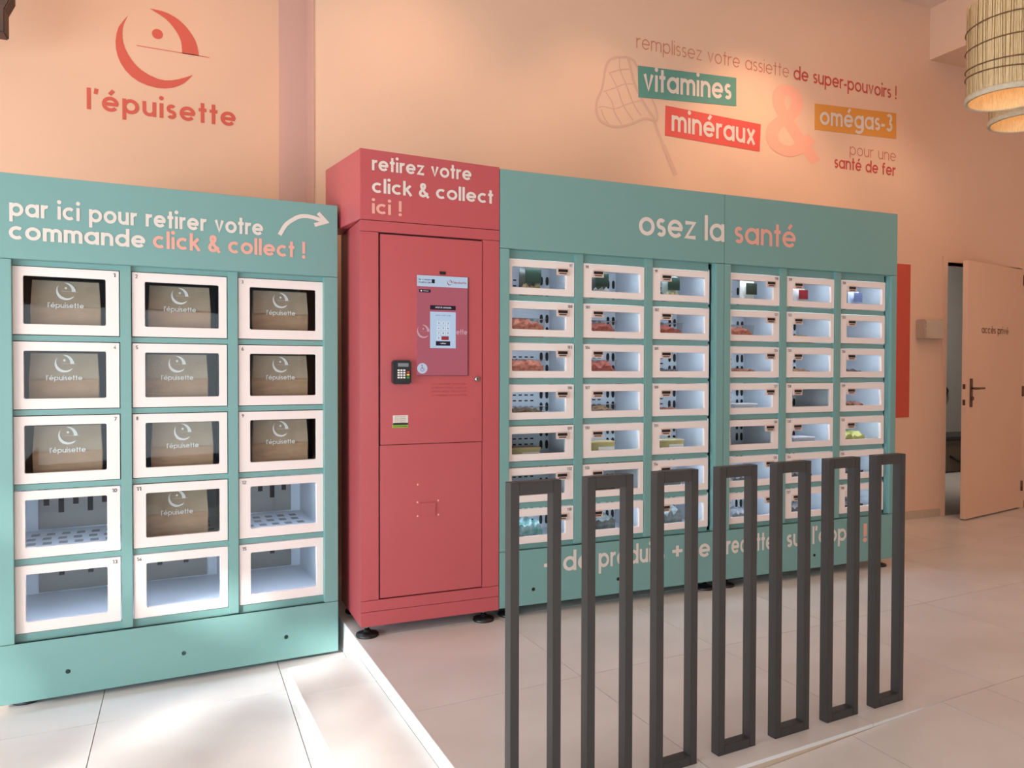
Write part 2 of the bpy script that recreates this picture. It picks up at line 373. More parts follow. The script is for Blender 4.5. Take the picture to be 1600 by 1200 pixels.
# ------------------------------------------------------------------ the setting
ZL, ZT = -0.1445, -0.0625
EX = lambda y: 0.735 - 0.033*(y-2.6)               # left edge of the platform
ROWA = [(1.725, .0814), (2.543, .0724), (3.36, .055), (4.445, 0)]
def rowy(j, x): a, b = ROWA[j]; return min(a+b*x, 4.445)
floor = MB()
floor.prism([(EX(1.8)+.008,1.72+.07),(2.5,1.93),(8.6,2.42),(8.6,4.44),(EX(4.4)+.008,4.44)], -.2, -.006)
floor.prism([(-5,-4),(8.6,-4),(8.6,1.6),(3,1.6),(2.53,1.3),(.4,1.3),(.4,4.76),(-5,4.76)], -.3, ZL-.006)
fl = tag(floor.build('floor', Mt['grout']), kind='structure')
def tile(pts, zt, th=.012, m='tile', z1=None):
    g = .0016; cx = sum(p[0] for p in pts)/len(pts); cy = sum(p[1] for p in pts)/len(pts)
    q = []
    for p in pts:
        dx, dy = cx-p[0], cy-p[1]; q.append((p[0]+math.copysign(g, dx), p[1]+math.copysign(g, dy)))
    zz = zt if isinstance(zt, list) else [zt]*len(pts)
    b = MB(); b.prism([(x-cx, y-cy) for x, y in q], [z-th-zz[0] for z in zz], [z-zz[0] for z in zz])
    return b.build('tile', Mt[m], fl, (cx, cy, zz[0]))
for j in range(3):
    for i in range(11):
        def X(i_, y): return EX(y)+.7*i_ if i_ else EX(y)
        c = []
        for (ii, jj) in ((i,j),(i+1,j),(i+1,j+1),(i,j+1)):
            x = .735+.7*ii; y = rowy(jj, x); c.append((X(ii, y), y))
        tile(c, 0)
# lower floor
xs = [-3.1,-2.4,-1.7,-1.0,-.305,.395]; ys = [-1.2,-.45,.3,1.05,1.8,2.55,3.3,4.05,4.76]
for a in range(len(xs)-1):
    for b in range(len(ys)-1):
        sk = lambda x, y: (x, min(y+.045*x, 4.76))
        tile([sk(xs[a],ys[b]), sk(xs[a+1],ys[b]), sk(xs[a+1],ys[b+1]), sk(xs[a],ys[b+1])], ZL)
for k_ in (3,4,5): tile([(.395,ys[k_]+.018),(.74,ys[k_]+.03),(.74,ys[k_+1]+.03),(.395,ys[k_+1]+.018)], ZL)
tile([(.395,3.318),(.70,3.33),(.70,4.06),(.395,4.05)], ZL); tile([(.395,4.05),(.70,4.06),(.70,4.76),(.395,4.76)], ZL)
# ramp and the level floor on the near side
rz = lambda x: -(2.53-x)*.033 if x > 1.3 else -.0389-(1.35-x)*.1105
rx = [.395, .65, 1.35, 2.05, 2.53]
for a in range(4):
    for (y0, y1) in ((1.05, None), (.3, 1.05), (-.45, .3)):
        q = [(rx[a], y0), (rx[a+1], y0), (rx[a+1], y1 if y1 else rowy(0, rx[a+1])-.002), (rx[a], y1 if y1 else rowy(0, rx[a])-.002)]
        b = MB(); b.prism([(q[0][0]+.0016,q[0][1]+.0016),(q[1][0]-.0016,q[1][1]+.0016),(q[2][0]-.0016,q[2][1]),(q[3][0]+.0016,q[3][1])],
                          [rz(p[0])-.012 for p in q], [rz(p[0]) for p in q]); b.build('tile', Mt['tile'], fl)
fx = [2.53, 2.79, 3.49, 4.19, 4.89, 5.59, 6.29]
for a in range(6):
    for (y0, y1) in ((1.12, None), (.37, 1.12), (-.38, .37)):
        tile([(fx[a],y0),(fx[a+1],y0),(fx[a+1],y1 if y1 else rowy(0,fx[a+1])-.001),(fx[a],y1 if y1 else rowy(0,fx[a])-.001)], 0)
b = MB(); b.prism([(.4,-4),(2.53,-4),(2.53,1.92),(.4,1.75)], -.3, [rz(.4)-.012, -.012, -.012, rz(.4)-.012]); b.prism([(2.53,-4),(8.6,-4),(8.6,2.42),(2.53,1.925)], -.3, -.012)
tag(b.build('floor_ramp_base', Mt['grout'], fl), kind='structure')
# risers of the platform edge and the low tread
def riser(ya, yb, zt, zb, xf, n='riser_tile'):
    b = MB(); b.prism([(xf(ya)-.0, ya), (xf(ya)+.01, ya), (xf(yb)+.01, yb), (xf(yb), yb)], zb, zt); return b.build(n, Mt['tile_w'], fl)
for (ya, yb) in ((1.8,2.575),(2.578,3.385)): riser(ya, yb, -.0015, ZT, EX)
riser(3.388, 4.44, -.0015, ZL, EX)
TX = lambda y: .447-.047*(y-2.44)
for (ya, yb) in ((1.8,2.415),(2.418,3.33)): riser(ya, yb, ZT-.0015, ZL, TX)
for (ya, yb) in ((1.8,2.28),(2.28,3.035),(3.035,3.35)):
    tile([(TX(ya),ya),(EX(ya)-.001,ya+.03),(EX(yb)-.001,yb+.03),(TX(yb),yb)], ZT)
b = MB(); b.prism([(TX(1.8)+.01,1.8),(EX(1.8),1.8),(EX(3.37),3.37),(TX(3.33)+.01,3.33)], ZL-.006, ZT-.012); b.build('step_base', Mt['tile_w'], fl)
b = MB(); b.prism([(.76,1.787),(2.53,1.931),(2.53,1.941),(.76,1.797)], -.2, -.0015); b.build('riser_tile', Mt['skirt'], fl)

def struct(name, mb, m, bevel=0): return tag(mb.build(name, Mt[m], None, bevel=bevel), kind='structure')
CZ = 4.15
b = MB(); b.box(.69, 5.825, 4.445, 4.6, -.2, CZ); b.box(6.76, 8.6, 4.445, 4.6, -.2, CZ); b.box(5.825, 6.76, 4.445, 4.6, 2.106, CZ)
wb = struct('wall_back', b, 'wall')
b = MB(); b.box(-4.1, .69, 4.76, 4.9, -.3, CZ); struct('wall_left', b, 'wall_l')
b = MB(); b.box(.535, .692, 4.735, 4.762, -.3, CZ); b.box(.688, .6905, 4.44, 4.74, -.3, CZ); struct('trim_1', b, 'mauve')  # thin strip and return face in a darker, pinker tone
b = MB(); b.box(-4.1, 8.6, -4.1, 4.9, CZ, CZ+.1); struct('ceiling', b, 'ceil')
b = MB(); b.box(8.5, 8.6, -4, 4.5, -.3, CZ); struct('wall_right', b, 'wall')
b = MB(); b.box(5.60, 8.6, 3.0, 4.445, 3.735, CZ); struct('trim_2', b, 'wall')
# glazed street side: piers and lintels around the openings behind the camera
b = MB(); b.box(-4.1,-4.0,-4.1,4.9,3.0,CZ); b.box(-4.1,-4.0,3.6,4.9,-.3,3.0); b.box(-4.1,-4.0,-.1,0.05,-.3,3.0); b.box(-4.1,-4.0,-4.1,-3.8,-.3,3.0); struct('wall_street_side', b, 'wall')
b = MB(); b.box(-4.0,8.6,-4.1,-4.0,3.0,CZ); b.box(2.6,8.6,-4.1,-4.0,-.3,3.0); b.box(-.8,-.65,-4.1,-4.0,-.3,3.0); struct('wall_front', b, 'wall')
# baseboard tiles
bb = empty('baseboard_back', (0,4.445,0), kind='structure')
xx = 4.0
for L_ in (.6,.62,.17,.38):
    x1 = min(xx+L_, 5.77); MB().box(0, x1-xx-.003, -.011, 0, 0, .065).build('skirting_tile', Mt['skirt'], bb, (xx,0,0)); xx = x1
for k in range(3): MB().box(0,.597,-.011,0,0,.065).build('skirting_tile', Mt['skirt'], bb, (6.83+.6*k,0,0))

# ---- private access door
dr = empty('door_1', (5.825,4.445,0), kind='structure')
fr = MB(); fr.box(-.055,0,-.014,.13,0,2.156); fr.box(.935,.99,-.014,.13,0,2.156); fr.box(0,.935,-.014,.13,2.106,2.156)
fr.box(-.0,.012,.03,.05,0,2.106); fr.build('door_frame', Mt['wall'], dr, bevel=.003)
he = Vector((6.772,4.425,0)); ee = Vector((5.778,4.219,0)); dv = (ee-he).normalized(); LL = (ee-he).length
leaf = empty('door_leaf', (he.x-5.825, he.y-4.445, 0), math.atan2(-dv.y, -dv.x)); leaf.parent = dr
leaf.location = (he.x-5.825, he.y-4.445, 0)
# local +x runs from free edge (x=-LL) to hinge (x=0); -y faces the room
lm = MB(); lm.box(-LL,0,0,.04,.012,2.092); lm.build('leaf_panel', Mt['wall'], leaf, bevel=.002)
hd = MB(); hd.box(-LL+.05,-LL+.085,-.008,0,.915,1.145); hd.tube([(-LL+.068,-.008,1.065),(-LL+.068,-.045,1.065),(-LL+.085,-.05,1.065),(-LL+.19,-.05,1.066)], .0085); hd.lathe([(.016,0),(.016,.012)], 14, c=(-LL+.068,-.008,.985), axis='y'); hd.build('door_handle', Mt['iron'], leaf)
kh = MB(); kh.box(-LL-.002,-LL,.010,.030,.93,.975); kh.box(-LL-.002,-LL,.010,.030,1.06,1.10); kh.build('lock_plate', Mt['iron'], leaf)
for z in (2.0,1.03,.2): MB().lathe([(.009,0),(.009,.09)],10,c=(-.004,-.006,z-.045)).build('hinge', Mt['iron'], leaf)
text(leaf, 'accès privé', -.775, -.285, 1.517, .044, .19, Mt['iron2'], y=-.0015)
# room behind the private door
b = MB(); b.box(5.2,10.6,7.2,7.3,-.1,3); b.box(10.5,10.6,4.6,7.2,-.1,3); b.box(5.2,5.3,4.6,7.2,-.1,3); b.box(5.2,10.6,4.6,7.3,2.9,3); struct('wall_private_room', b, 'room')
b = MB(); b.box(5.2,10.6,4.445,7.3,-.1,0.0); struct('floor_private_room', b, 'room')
spot('private_room_lamp', (7.4,5.8,2.8), (8.6,6.8,0.6), 200, (1,.92,.84), 150, .9, .1)
pb = empty('storage_bin', (8.75,6.55,0), 0, 'brown storage bin with black rim seen through the gap of the private door', 'bin')
MB().box(-.5,.6,-.25,.25,.0,.40).build('bin_body', Mt['roomdark'], pb, bevel=.02)
MB().box(-.52,.62,-.27,.27,.40,.43).build('bin_rim', Mt['black'], pb, bevel=.008)
MB().tube([(-.4+.08*k, -.262-.004*math.sin(PI*k/10), .2-.11*math.sin(PI*k/10)) for k in range(11)], .012).build('hose_loop', Mt['black'], pb)
pp = empty('wall_hook', (9.3,7.2,.95), 0, 'dark wall hook with hanging strap inside the private room', 'hook')
MB().tube([(-.0,-.01,.0),(.05,-.06,.08),(.12,-.05,0),(.02,-.06,-.22)], .015).build('hook_arm', Mt['black'], pp); MB().box(.03,.09,-.03,-.005,-.6,.05).build('strap', Mt['black'], pp)

# ---- wall box beside the door
wx = empty('wall_terminal', (5.475,4.445,1.468), 0, 'small grey-beige box with buttons on the wall left of the private door', 'wall box')
MB().box(.06,.255,-.06,0,0,.152).build('box_cover', Mt['box'], wx, bevel=.004)
MB().box(0,.055,-.085,0,.0,.152).build('box_side', Mt['box'], wx, bevel=.004)
for k in range(4): MB().box(.006,.05,-.092,-.085,.012+.036*k,.036+.036*k).build('button', Mt['box'], wx, bevel=.002)

# ------------------------------------------------------------------ wall graphics
def wl(name, y, label, cat='wall lettering'): return empty(name, (0, y, 0), 0, label, cat)
g = wl('wall_logo', 4.76, 'brick-red crescent emblem on the peach wall above the left locker cabinet', 'logo')
mb = MB(); emblem(mb, LC[0], LC[1], LR, -.0015); mb.build('emblem', Mt['t_logo'], g)
g = wl('wall_lettering', 4.76, "brick-red lettering l'épuisette on the peach wall under the crescent emblem")
text(g, "l’épuisette", -.469, .292, 2.614, .082, .235, Mt['t_logo'], gap=.2)
g = wl('wall_lettering', 4.445, 'thin brown-rose slogan remplissez votre assiette high on the back wall')
text(g, 'remplissez votre assiette', 2.811, 4.128, 3.368, .07, .11, Mt['t_brown'], gap=.19)
g = wl('wall_lettering', 4.445, 'bold dark red words de super-pouvoirs ! high on the back wall')
text(g, 'de super-pouvoirs !', 4.172, 5.229, 3.364, .074, .19, Mt['t_bold'])
def sign(label, pts, m, s, x0, x1, z0, xh, z1=None):
    r_ = empty('wall_sign', (0,4.445,0), 0, label, 'wall sign')
    MB().plate([pts[3],pts[2],pts[1],pts[0]], -.003, 0).build('sign_panel', Mt[m], r_)
    text(r_, s, x0, x1, z0, xh, .22, Mt['t_white'], y=-.0042, z1=z1)
sign('teal rectangle reading vitamines on the back wall', [(2.823,3.252),(3.644,3.294),(3.646,3.094),(2.829,3.042)], 't_teal', 'vitamines', 2.865, 3.6, 3.091, .112, 3.131)
sign('red rectangle reading minéraux on the back wall', [(3.046,3.016),(3.868,2.993),(3.86,2.795),(3.042,2.813)], 't_red', 'minéraux', 3.094, 3.818, 2.85, .108, 2.837)
sign('orange rectangle reading omégas-3 on the back wall', [(4.38,3.214),(5.226,3.254),(5.229,3.052),(4.383,3.02)], 't_orange', 'omégas-3', 4.43, 5.185, 3.062, .1, 3.10)
g = wl('wall_ampersand', 4.445, 'large coral-pink ampersand between the red and orange wall signs', 'wall symbol')
mb = MB(); P = glyph('&', .2)[1][0]; ribbon(mb, smooth_pts(P, 4), .205, lambda x, z: (3.925+x*.55, -.0015, 2.79+z*.378), 0); mb.build('ampersand_shape', Mt['t_amp'], g)
g = wl('wall_lettering', 4.445, 'thin brown-rose words pour une below the orange sign')
text(g, 'pour une', 4.737, 5.23, 2.872, .065, .11, Mt['t_brown'], gap=.19)
g = wl('wall_lettering', 4.445, 'bold dark red words santé de fer below the orange sign')
text(g, 'santé de fer', 4.582, 5.227, 2.755, .068, .2, Mt['t_bold'])
g = wl('wall_net_drawing', 4.445, 'faint line drawing of a landing net left of the teal sign', 'wall drawing')
mb = MB(); T = lambda x, z: (x, -.0012, z)
gp = lambda L_: [(2.50+ (x-160)/545*.49 , 3.295-(y-60)/ (640-60)*.40 - (x-160)/545*.0) for x, y in L_]
hoop = [(430,60),(330,85),(270,130),(240,210),(225,330),(205,430),(172,520),(165,610),(190,690),(240,730),(310,748),(400,728),(490,680),(560,635),(610,622),(680,635)]
strokes([smooth_pts(gp(hoop), 5)], .017, T, mb)
strokes([smooth_pts(gp([(430,60),(455,150),(490,300),(560,450),(650,590),(680,635)]), 5)], .02, T, mb)
strokes([smooth_pts(gp([(430,60),(490,90),(530,180),(600,330),(670,480),(695,570),(688,635)]), 5)], .016, T, mb)
strokes([smooth_pts([(2.955,2.90),(3.02,2.76),(3.075,2.66),(3.134,2.55)], 3)], .022, T, mb); strokes([[(3.03,2.745),(3.134,2.55)]], .034, T, mb)
for q in ([(360,85),(365,190),(420,330),(480,490),(550,600)], [(275,240),(340,370),(395,530),(480,660)], [(245,430),(300,520),(320,610),(380,715)], [(205,600),(230,670),(270,730)],
          [(270,245),(360,195),(445,170)], [(225,430),(330,370),(400,325),(490,305)], [(185,590),(220,572),(320,575),(400,530),(480,485),(560,450)]):
    strokes([smooth_pts(gp(q), 4)], .008, T, mb)
mb.build('net_lines', Mt['t_faint'], g)
tag(MB().box(4.6,5.405,4.441,4.4452,.83,2.063).build('red_wall_panel', Mt['t_logo']), 'plain red panel on the back wall half hidden behind the teal food lockers', 'wall panel')

# ------------------------------------------------------------------ locker cabinets
def foot(parent, x, y, h, r=.05):
    b = MB(); b.lathe([(r*.98,0),(r,.004),(r*.96,.012),(r*.45,.018),(.014,.022),(.014,.03)], 22, 0); b.lathe([(.008,.028),(.008,h)], 10, 1)
    return b.build('foot', [Mt['black'], Mt['steel']], parent, (x, y, 0))
def hole(parent, x, z, y=-.0008, n='bolt_hole'):
    return MB().lathe([(.009,0),(.009,.0012)], 14, c=(0,0,0), axis='y').build(n, Mt['hole'], parent, (x, y+.001, z))
def cabinet(name, label, loc, rz_, W_, zb, zt, hdr, rows, cols, dw, dh, dx0, dz0, px, pz, stl, rec_z0, depth, fh, feet, ins=0):
    c = empty(name, loc, rz_, label, 'locker cabinet')
    T_ = Mt['teal']
    MB().box(0.0005,W_-.0005,0,.02,hdr,zt).build('header_panel', T_, c, bevel=.0015)
    MB().box(0.0005,stl,0,.02,rec_z0-.004,hdr-.002).build('stile', T_, c, bevel=.0015)
    MB().box(W_-stl,W_-.0005,0,.02,rec_z0-.004,hdr-.002).build('stile', T_, c, bevel=.0015)
    MB().box(0.0005,W_-.0005,-.001,.02,zb,rec_z0-.006).build('plinth_panel', T_, c, bevel=.0015)
    for q_ in ((stl-.002,stl,.02,.05,rec_z0-.01,hdr+.01),(W_-stl,W_-stl+.002,.02,.05,rec_z0-.01,hdr+.01),(stl,W_-stl,.0195,.05,hdr-.001,hdr+.012),(stl,W_-stl,.004,.05,rec_z0-.012,rec_z0-.006)): MB().box(*q_).build('reveal', T_, c)
    for k in range(cols-1):
        xa = dx0+k*px+dw+.003; xb = dx0+(k+1)*px-.003
        MB().box(xa,xb,.016,.05,rec_z0-.004,hdr+.0).build('divider', T_, c, bevel=.002)
    for j in range(cols):
        xa = dx0+j*px-.003; xb = xa+dw+.006
        for k in range(rows+1):
            za = dz0-(k-1)*pz-dh if k else None
            z1_ = dz0-k*pz+.004 if k else dz0+.004
            z0_ = z1_
            if k == 0: lo, hi = dz0+.003, hdr+.002
            elif k == rows: lo, hi = rec_z0-.006, dz0-(rows-1)*pz-dh-.003
            else: lo, hi = dz0-k*pz+.003, dz0-(k-1)*pz-dh-.003
            MB().box(xa,xb,.034,.05,lo,hi).build('rail', Mt['teal'], c)
    a0, a1 = ins, W_-ins
    s = MB(); s.box(a0,a0+.006,.02,depth,zb,zt); s.box(a1-.006,a1,.02,depth,zb,zt); s.box(a0,a1,.02,depth,zt-.012,zt-.001); s.box(a0,a1,depth-.012,depth,zb,zt); s.box(a0,a1,.02,depth,zb,zb+.012)
    s.build('carcass', Mt['teal_d'], c)
    for (fx_, fy_) in feet: foot(c, fx_, fy_, fh)
    return c
# --- left cabinet (click and collect)
AN = R(3.782)
LX0 = -.65; lw = 1.293
left = cabinet('locker_cabinet', 'teal click-and-collect locker cabinet with fifteen glazed doors at the left', (LX0*math.cos(AN), 3.434+LX0*math.sin(AN), ZL), AN, lw, .079, 2.081, 1.7625,
               5, 3, .3602, .2586, -.590-LX0, 1.7385, .4065, .2863, .0605, .31, .78, .03, ((.09,.075),(1.20,.12),(.09,.7),(1.20,.7)), ins=.029)
LS = 1.045
left.scale = (LS,)*3; left.location = (left.location.x*LS, left.location.y*LS, 1.2+(ZL-1.2)*LS)
for o_ in left.children:
    if o_.name.startswith('foot'): o_.location.z = .0585
text(left, 'par ici pour retirer votre', .056, .972, 1.921, .050, .25, Mt['t_white'])
text(left, 'commande', .054, .516, 1.834, .050, .25, Mt['t_white'])
lab(text(left, 'click & collect !', .543, 1.149, 1.837, .050, .25, Mt['t_salmon']), 'salmon lettering')
mb = MB(); ap = smooth_pts([(1.04,1.930),(1.066,1.975),(1.10,2.003),(1.13,2.018),(1.175,2.020),(1.237,2.004)], 5)
strokes([ap, [(1.206,2.04),(1.243,2.004),(1.19,1.986)]], .017, lambda x, z: (x, -.0012, z), mb); mb.build('arrow_print', Mt['t_white'], left)
for s_, z_ in ((.235,.172),(.65,.175),(1.063,.177)): hole(left, s_, z_)

def numtxt(parent, n, dw, dh, leftside, h=.0105, y=-.0012):
    s = str(n); w_ = .0085*len(s)
    x0 = .012 if leftside else dw-.012-w_
    return text(parent, s, x0, x0+w_, dh-.024, h, .2, Mt['t_black'], y=y, name='number')
DOORM = {}
def locker_door(cab, x, z, y, dw, dh, win, key, n, leftside, tagpos=None):
    if key not in DOORM:
        me = MB().ring(0,dw,0,dh,*win,0,.018,r=.006)
        m1 = me.mesh('door', Mt['white_door'])
        bm = bmesh.new(); bm.from_mesh(m1); bmesh.ops.remove_doubles(bm, verts=bm.verts, dist=1e-6); bmesh.ops.recalc_face_normals(bm, faces=bm.faces)
        bmesh.ops.bevel(bm, geom=[e for e in bm.edges if len(e.link_faces)==2 and e.calc_face_angle(0)>1.2 and (abs(e.verts[0].co.y)<1e-5 and abs(e.verts[1].co.y)<1e-5)], offset=.0015, segments=2, affect='EDGES', clamp_overlap=True)
        bm.to_mesh(m1); bm.free()
        m2 = MB().box(win[0]-.006,win[1]+.006,.0075,.0105,win[2]-.006,win[3]+.006).mesh('pane', Mt['pane'])
        DOORM[key] = (m1, m2)
    d = put('door', DOORM[key][0], cab, (x, y, z)); put('pane', DOORM[key][1], d)
    numtxt(d, n, dw, dh, leftside)
    if tagpos is not None:
        if 'tag' not in DOORM:
            t1 = MB(); t1.box(0,.064,-.010,0,0,.035); t1.box(.006,.058,-.0115,-.010,.016,.030,1); t1.box(.012,.052,-.0112,-.010,.006,.012,2)
            DOORM['tag'] = t1.mesh('price_tag', [Mt['tagp'], Mt['black'], Mt['iron']])
        put('price_tag', DOORM['tag'], d, (tagpos[0], 0, tagpos[1]))
    return d
def liner(cab, x, z, dw, dh, depth, m, key):
    if key not in DOORM:
        s = MB(); a, b_, lo, hi = -.018, dw+.018, -.004, dh+.01
        s.box(a-.004,a,.022,depth,lo,hi); s.box(b_,b_+.004,.022,depth,lo,hi); s.box(a,b_,depth,depth+.004,lo,hi); s.box(a,b_,.022,depth,lo-.004,lo); s.box(a,b_,.022,depth,hi,hi+.004)
        DOORM[key] = s.mesh('compartment', m)
    return put('compartment', DOORM[key], cab, (x, .026, z))
for j in range(5):
    for i in range(3):
        x = .06+i*.4065; z = 1.7385-.2586-j*.2863; n = 1+3*j+i
        win = (.035,.313,.040,.224) if i == 0 else (.047,.329,.040,.222)
        locker_door(left, x, z, .026, .3602, .2586, win, 'L0' if i == 0 else 'L1', n, i > 0)
        bagged = j < 3
        L_ = liner(left, x, z, .3602, .2586, .60, Mt['liner_shade'] if bagged else Mt['liner'], 'ld' if bagged else 'lw')
        if not bagged:
            gr = MB(); gr.box(.03,.33,.585,.592,.005,.262).build('back_grille', Mt['grille'], L_)
            sb = MB()
            for k in range(5):
                cx = .062+.058*k; zz = .075 if k % 2 else .11
                sb.box(cx-.011,cx+.011,.583,.586,zz,.255)
            for sub in (sb,): sub.build('grille_slots', Mt['hole'], L_)
            if j == 3:
                hm = MB()
                for a in range(6):
                    for b2 in range(5):
                        cx = .02+.058*a+(.0 if b2 % 2 else .008); cy = .09+.1*b2; hm.box(cx-.016,cx+.016,cy-.024,cy+.024,-.0045,-.0032)
                hm.build('shelf_holes', Mt['shelf_hole'], L_)
            if n != 11: MB().box(.03,.33,.026,.034,.232,.240).build('light_strip', Mt['led_added'], L_)  # glowing strip added to brighten the empty compartments
# --- food cabinets
def food(label, x0, n0):
    w = 1.3215 if x0 < 2 else 1.306
    dx0 = 1.446-1.395 if x0 < 2 else 2.763-2.7175
    c = cabinet('food_locker_cabinet', label, (x0,3.4,0), 0, w, .055, 2.162, 1.787, 7, 3, .362, .170, dx0, 1.742, .4128, .2034, dx0-.001, .332, .62, .06,
                ((.07,.06),(w-.07,.06),(.07,.55),(w-.07,.55)))
    for j in range(7):
        for i in range(3):
            x = dx0+i*.4128; z = 1.742-.170-j*.2034; n = n0+3*j+i
            win = (.023,.317,.034,.134) if i == 0 else (.049,.336,.034,.134)
            locker_door(c, x, z, .022, .362, .170, win, 'G0' if i == 0 else 'G1', n, i > 0, (.261,.102) if i == 0 else (.049,.102))
            L_ = liner(c, x, z, .362, .170, .32, Mt['liner'], 'lg')
            key = 'vent'
            if key not in DOORM:
                v = MB()
                for (vx, vz0, vz1) in ((.332,.02,.068),(.332,.088,.135),(.366,.02,.068),(.366,.088,.135)):
                    v.plate([(vx+.009*math.cos(a_)*1.0, (vz0+vz1)/2+((vz1-vz0)/2)*(abs(math.sin(a_))**.6)*(1 if math.sin(a_)>=0 else -1)) for a_ in [2*PI*q/12 for q in range(12)]], .317, .3195)
                for a in range(4):
                    for b2 in range(3): v.box(.166+.034*a,.184+.034*a,.317,.3195,.045+.03*b2,.052+.03*b2)
                DOORM[key] = v.mesh('vent_slots', Mt['hole'])
            put('vent_slots', DOORM[key], L_)
            if 'led' not in DOORM: DOORM['led'] = MB().box(.03,.33,.026,.034,.150,.158).mesh('light_strip', Mt['led'])
            if n not in (109,112,113,128,130): put('light_strip', DOORM['led'], L_)
    for q in ((.18,.13),(.66,.13),(1.12,.13)): hole(c, q[0], q[1], -.0018)
    return c
F1 = food('teal food locker cabinet with osez la on its header, next to the red kiosk', 1.395, 97)
F2 = food('teal food locker cabinet with santé on its header, at the right end', 2.7175, 118)
o1, o2 = 1.395, 2.7175
text(F1, 'osez', 2.17-o1, 2.527-o1, 1.903, .096, .21, Mt['t_white']); text(F1, 'la', 2.584-o1, 2.715-o1, 1.903, .096, .21, Mt['t_white'], name='lettering')
lab(text(F2, 'santé', 2.784-o2, 3.218-o2, 1.902, .092, .21, Mt['t_salmon']), 'salmon lettering')
for c_, s_, a_, b_, zz in ((F1,'+',1.632,1.708,.205),(F1,'de',1.737,1.895,.202),(F1,'produits',1.94,2.338,.200),(F1,'+',2.387,2.452,.205),(F1,'de',2.474,2.633,.193),
                           (F2,'recettes',2.742,3.109,.194),(F2,'sur',3.169,3.313,.194),(F2,'l’app',3.36,3.624,.196)):
    o_ = o1 if c_ is F1 else o2
    text(c_, s_, a_-o_, b_-o_, zz, .073, .23, Mt['t_white'], y=-.0022)
lab(text(F2, '!', 3.762-o2, 3.790-o2, .178, .075, .28, Mt['t_salmon'], y=-.0022), 'salmon exclamation mark')

# ------------------------------------------------------------------ kiosk
K = empty('ordering_kiosk', (.727,3.4,0), 0, 'coral red ordering kiosk with touch screen between the locker cabinets', 'kiosk')
kw = .6655; kd = .449; Rd = Mt['red']
# body shell (front frame + sides), header box whose side flares out to the left
sh = MB(); sh.box(.0004,.012,.0204,kd,.05,1.868); sh.box(kw-.012,kw,.02,kd,.05,1.868); sh.box(0,kw,kd-.012,kd,.05,1.868); sh.box(0,kw,.03,kd,.05,.062)
sh.build('body_shell', Rd, K, bevel=.001)
fr = MB(); fr.box(.0,.0815,0,.02,.168,1.818); fr.box(.5805,kw,0,.02,.168,1.818); fr.build('front_frame', Rd, K, bevel=.0015)
MB().box(0,kw,-.0005,.02,.117,.1665).build('lower_rail', Rd, K, bevel=.0015)
MB().box(0,kw,-.001,.02,.05,.1155).build('plinth_panel', Rd, K, bevel=.0015)
MB().box(0,kw,-.001,.02,1.8195,1.868).build('upper_rail', Rd, K, bevel=.0015)
MB().box(.0815,.5805,.022,.03,.15,1.83).build('recess_backing', Mt['red_g'], K)
hb = MB(); hb.prism([(0,0),(kw,0),(kw,kd),(-.075,kd)], 1.871, [2.184,2.168,2.168,2.184]); hb.build('header_box', Rd, K, bevel=.0015)
dl = MB().box(.0875,.5775,.001,.02,.172,.8625).build('lower_door_panel', Rd, K, bevel=.0015)
du = MB(); du.box(.0895,.5775,-.0015,.02,.8655,1.811); du = du.build('upper_door_panel', Rd, K, bevel=.0015)
text(K, 'retirez votre', .052, .523, 2.091, .046, .24, Mt['t_white'])
text(K, 'click & collect', .052, .632, 1.992, .046, .24, Mt['t_white'])
lab(text(K, 'ici !', .052, .187, 1.899, .046, .24, Mt['t_salmon']), 'salmon lettering')
MB().box(-.014,.014,-.004,0,-.007,.007).build('camera_eye', Mt['black'], K, (.381,-.001,1.651))
# touch screen
SX0, SX1, SZ0, SZ1 = .258, .506, 1.178, 1.636
SW, SH = SX1-SX0, SZ1-SZ0
def em(name, c, s=.85): return mat(name, (10,10,10), .15, emit=c, es=s, noise=.01)
E_bg = em('screen_mauve', (176,92,108)); E_bar = em('screen_blue_white', (188,206,228)); E_pan = em('screen_panel', (186,210,236)); E_navy = em('screen_navy', (18,20,44)); E_red = em('screen_button_red', (160,50,62)); E_w = em('screen_white', (232,228,232)); E_lg = em('screen_pale_key', (214,224,240)); E_pink = em('screen_pale_logo', (206,160,172))
scr = MB().box(0,SW,-.003,.002,0,SH).build('touch_screen', E_bg, K, (SX0,-.002,SZ0))
MB().box(SW-.003,SW,-.0045,0,0,SH).box(0,SW,-.0045,0,-.002,.0).build('screen_bezel', Mt['black'], scr)
SP = lambda a, b_, c_, d_, y_: MB().box(a*SW, b_*SW, y_, -.003, (1-d_)*SH, (1-c_)*SH)
SP(0,1,0,.11,-.0034).build('header_bar', E_bar, scr)
mb = MB(); emblem(mb, .63*SW, .94*SH, .012, -.0038); text(None, "l’épuisette", .69*SW, .96*SW, .93*SH, .008, .2, None, y=-.0038, mb=mb); mb.build('header_logo', E_red, scr)
mb = MB()
for k in range(2): text(None, 'le casier' if k == 0 else 'francais', .03*SW, .27*SW, (.95-.028*k)*SH, .006, .2, None, y=-.0038, mb=mb)
mb.box(.28*SW,.34*SW,-.0038,-.0033,.925*SH,.965*SH); mb.build('header_text', E_navy, scr)
SP(.04,.26,.14,.17,-.0034).build('dark_pill', E_navy, scr)
MB().lathe([(.004,0),(.004,.0006)],12,c=(.08*SW,-.0034,.845*SH),axis='y').build('pill_dot', E_w, scr)
mb = MB(); text(None, 'retour', .12*SW, .22*SW, .84*SH, .004, .2, None, y=-.0038, mb=mb); mb.build('pill_text', E_w, scr)
SP(.25,.75,.295,.34,-.0034).build('title_pill', E_navy, scr)
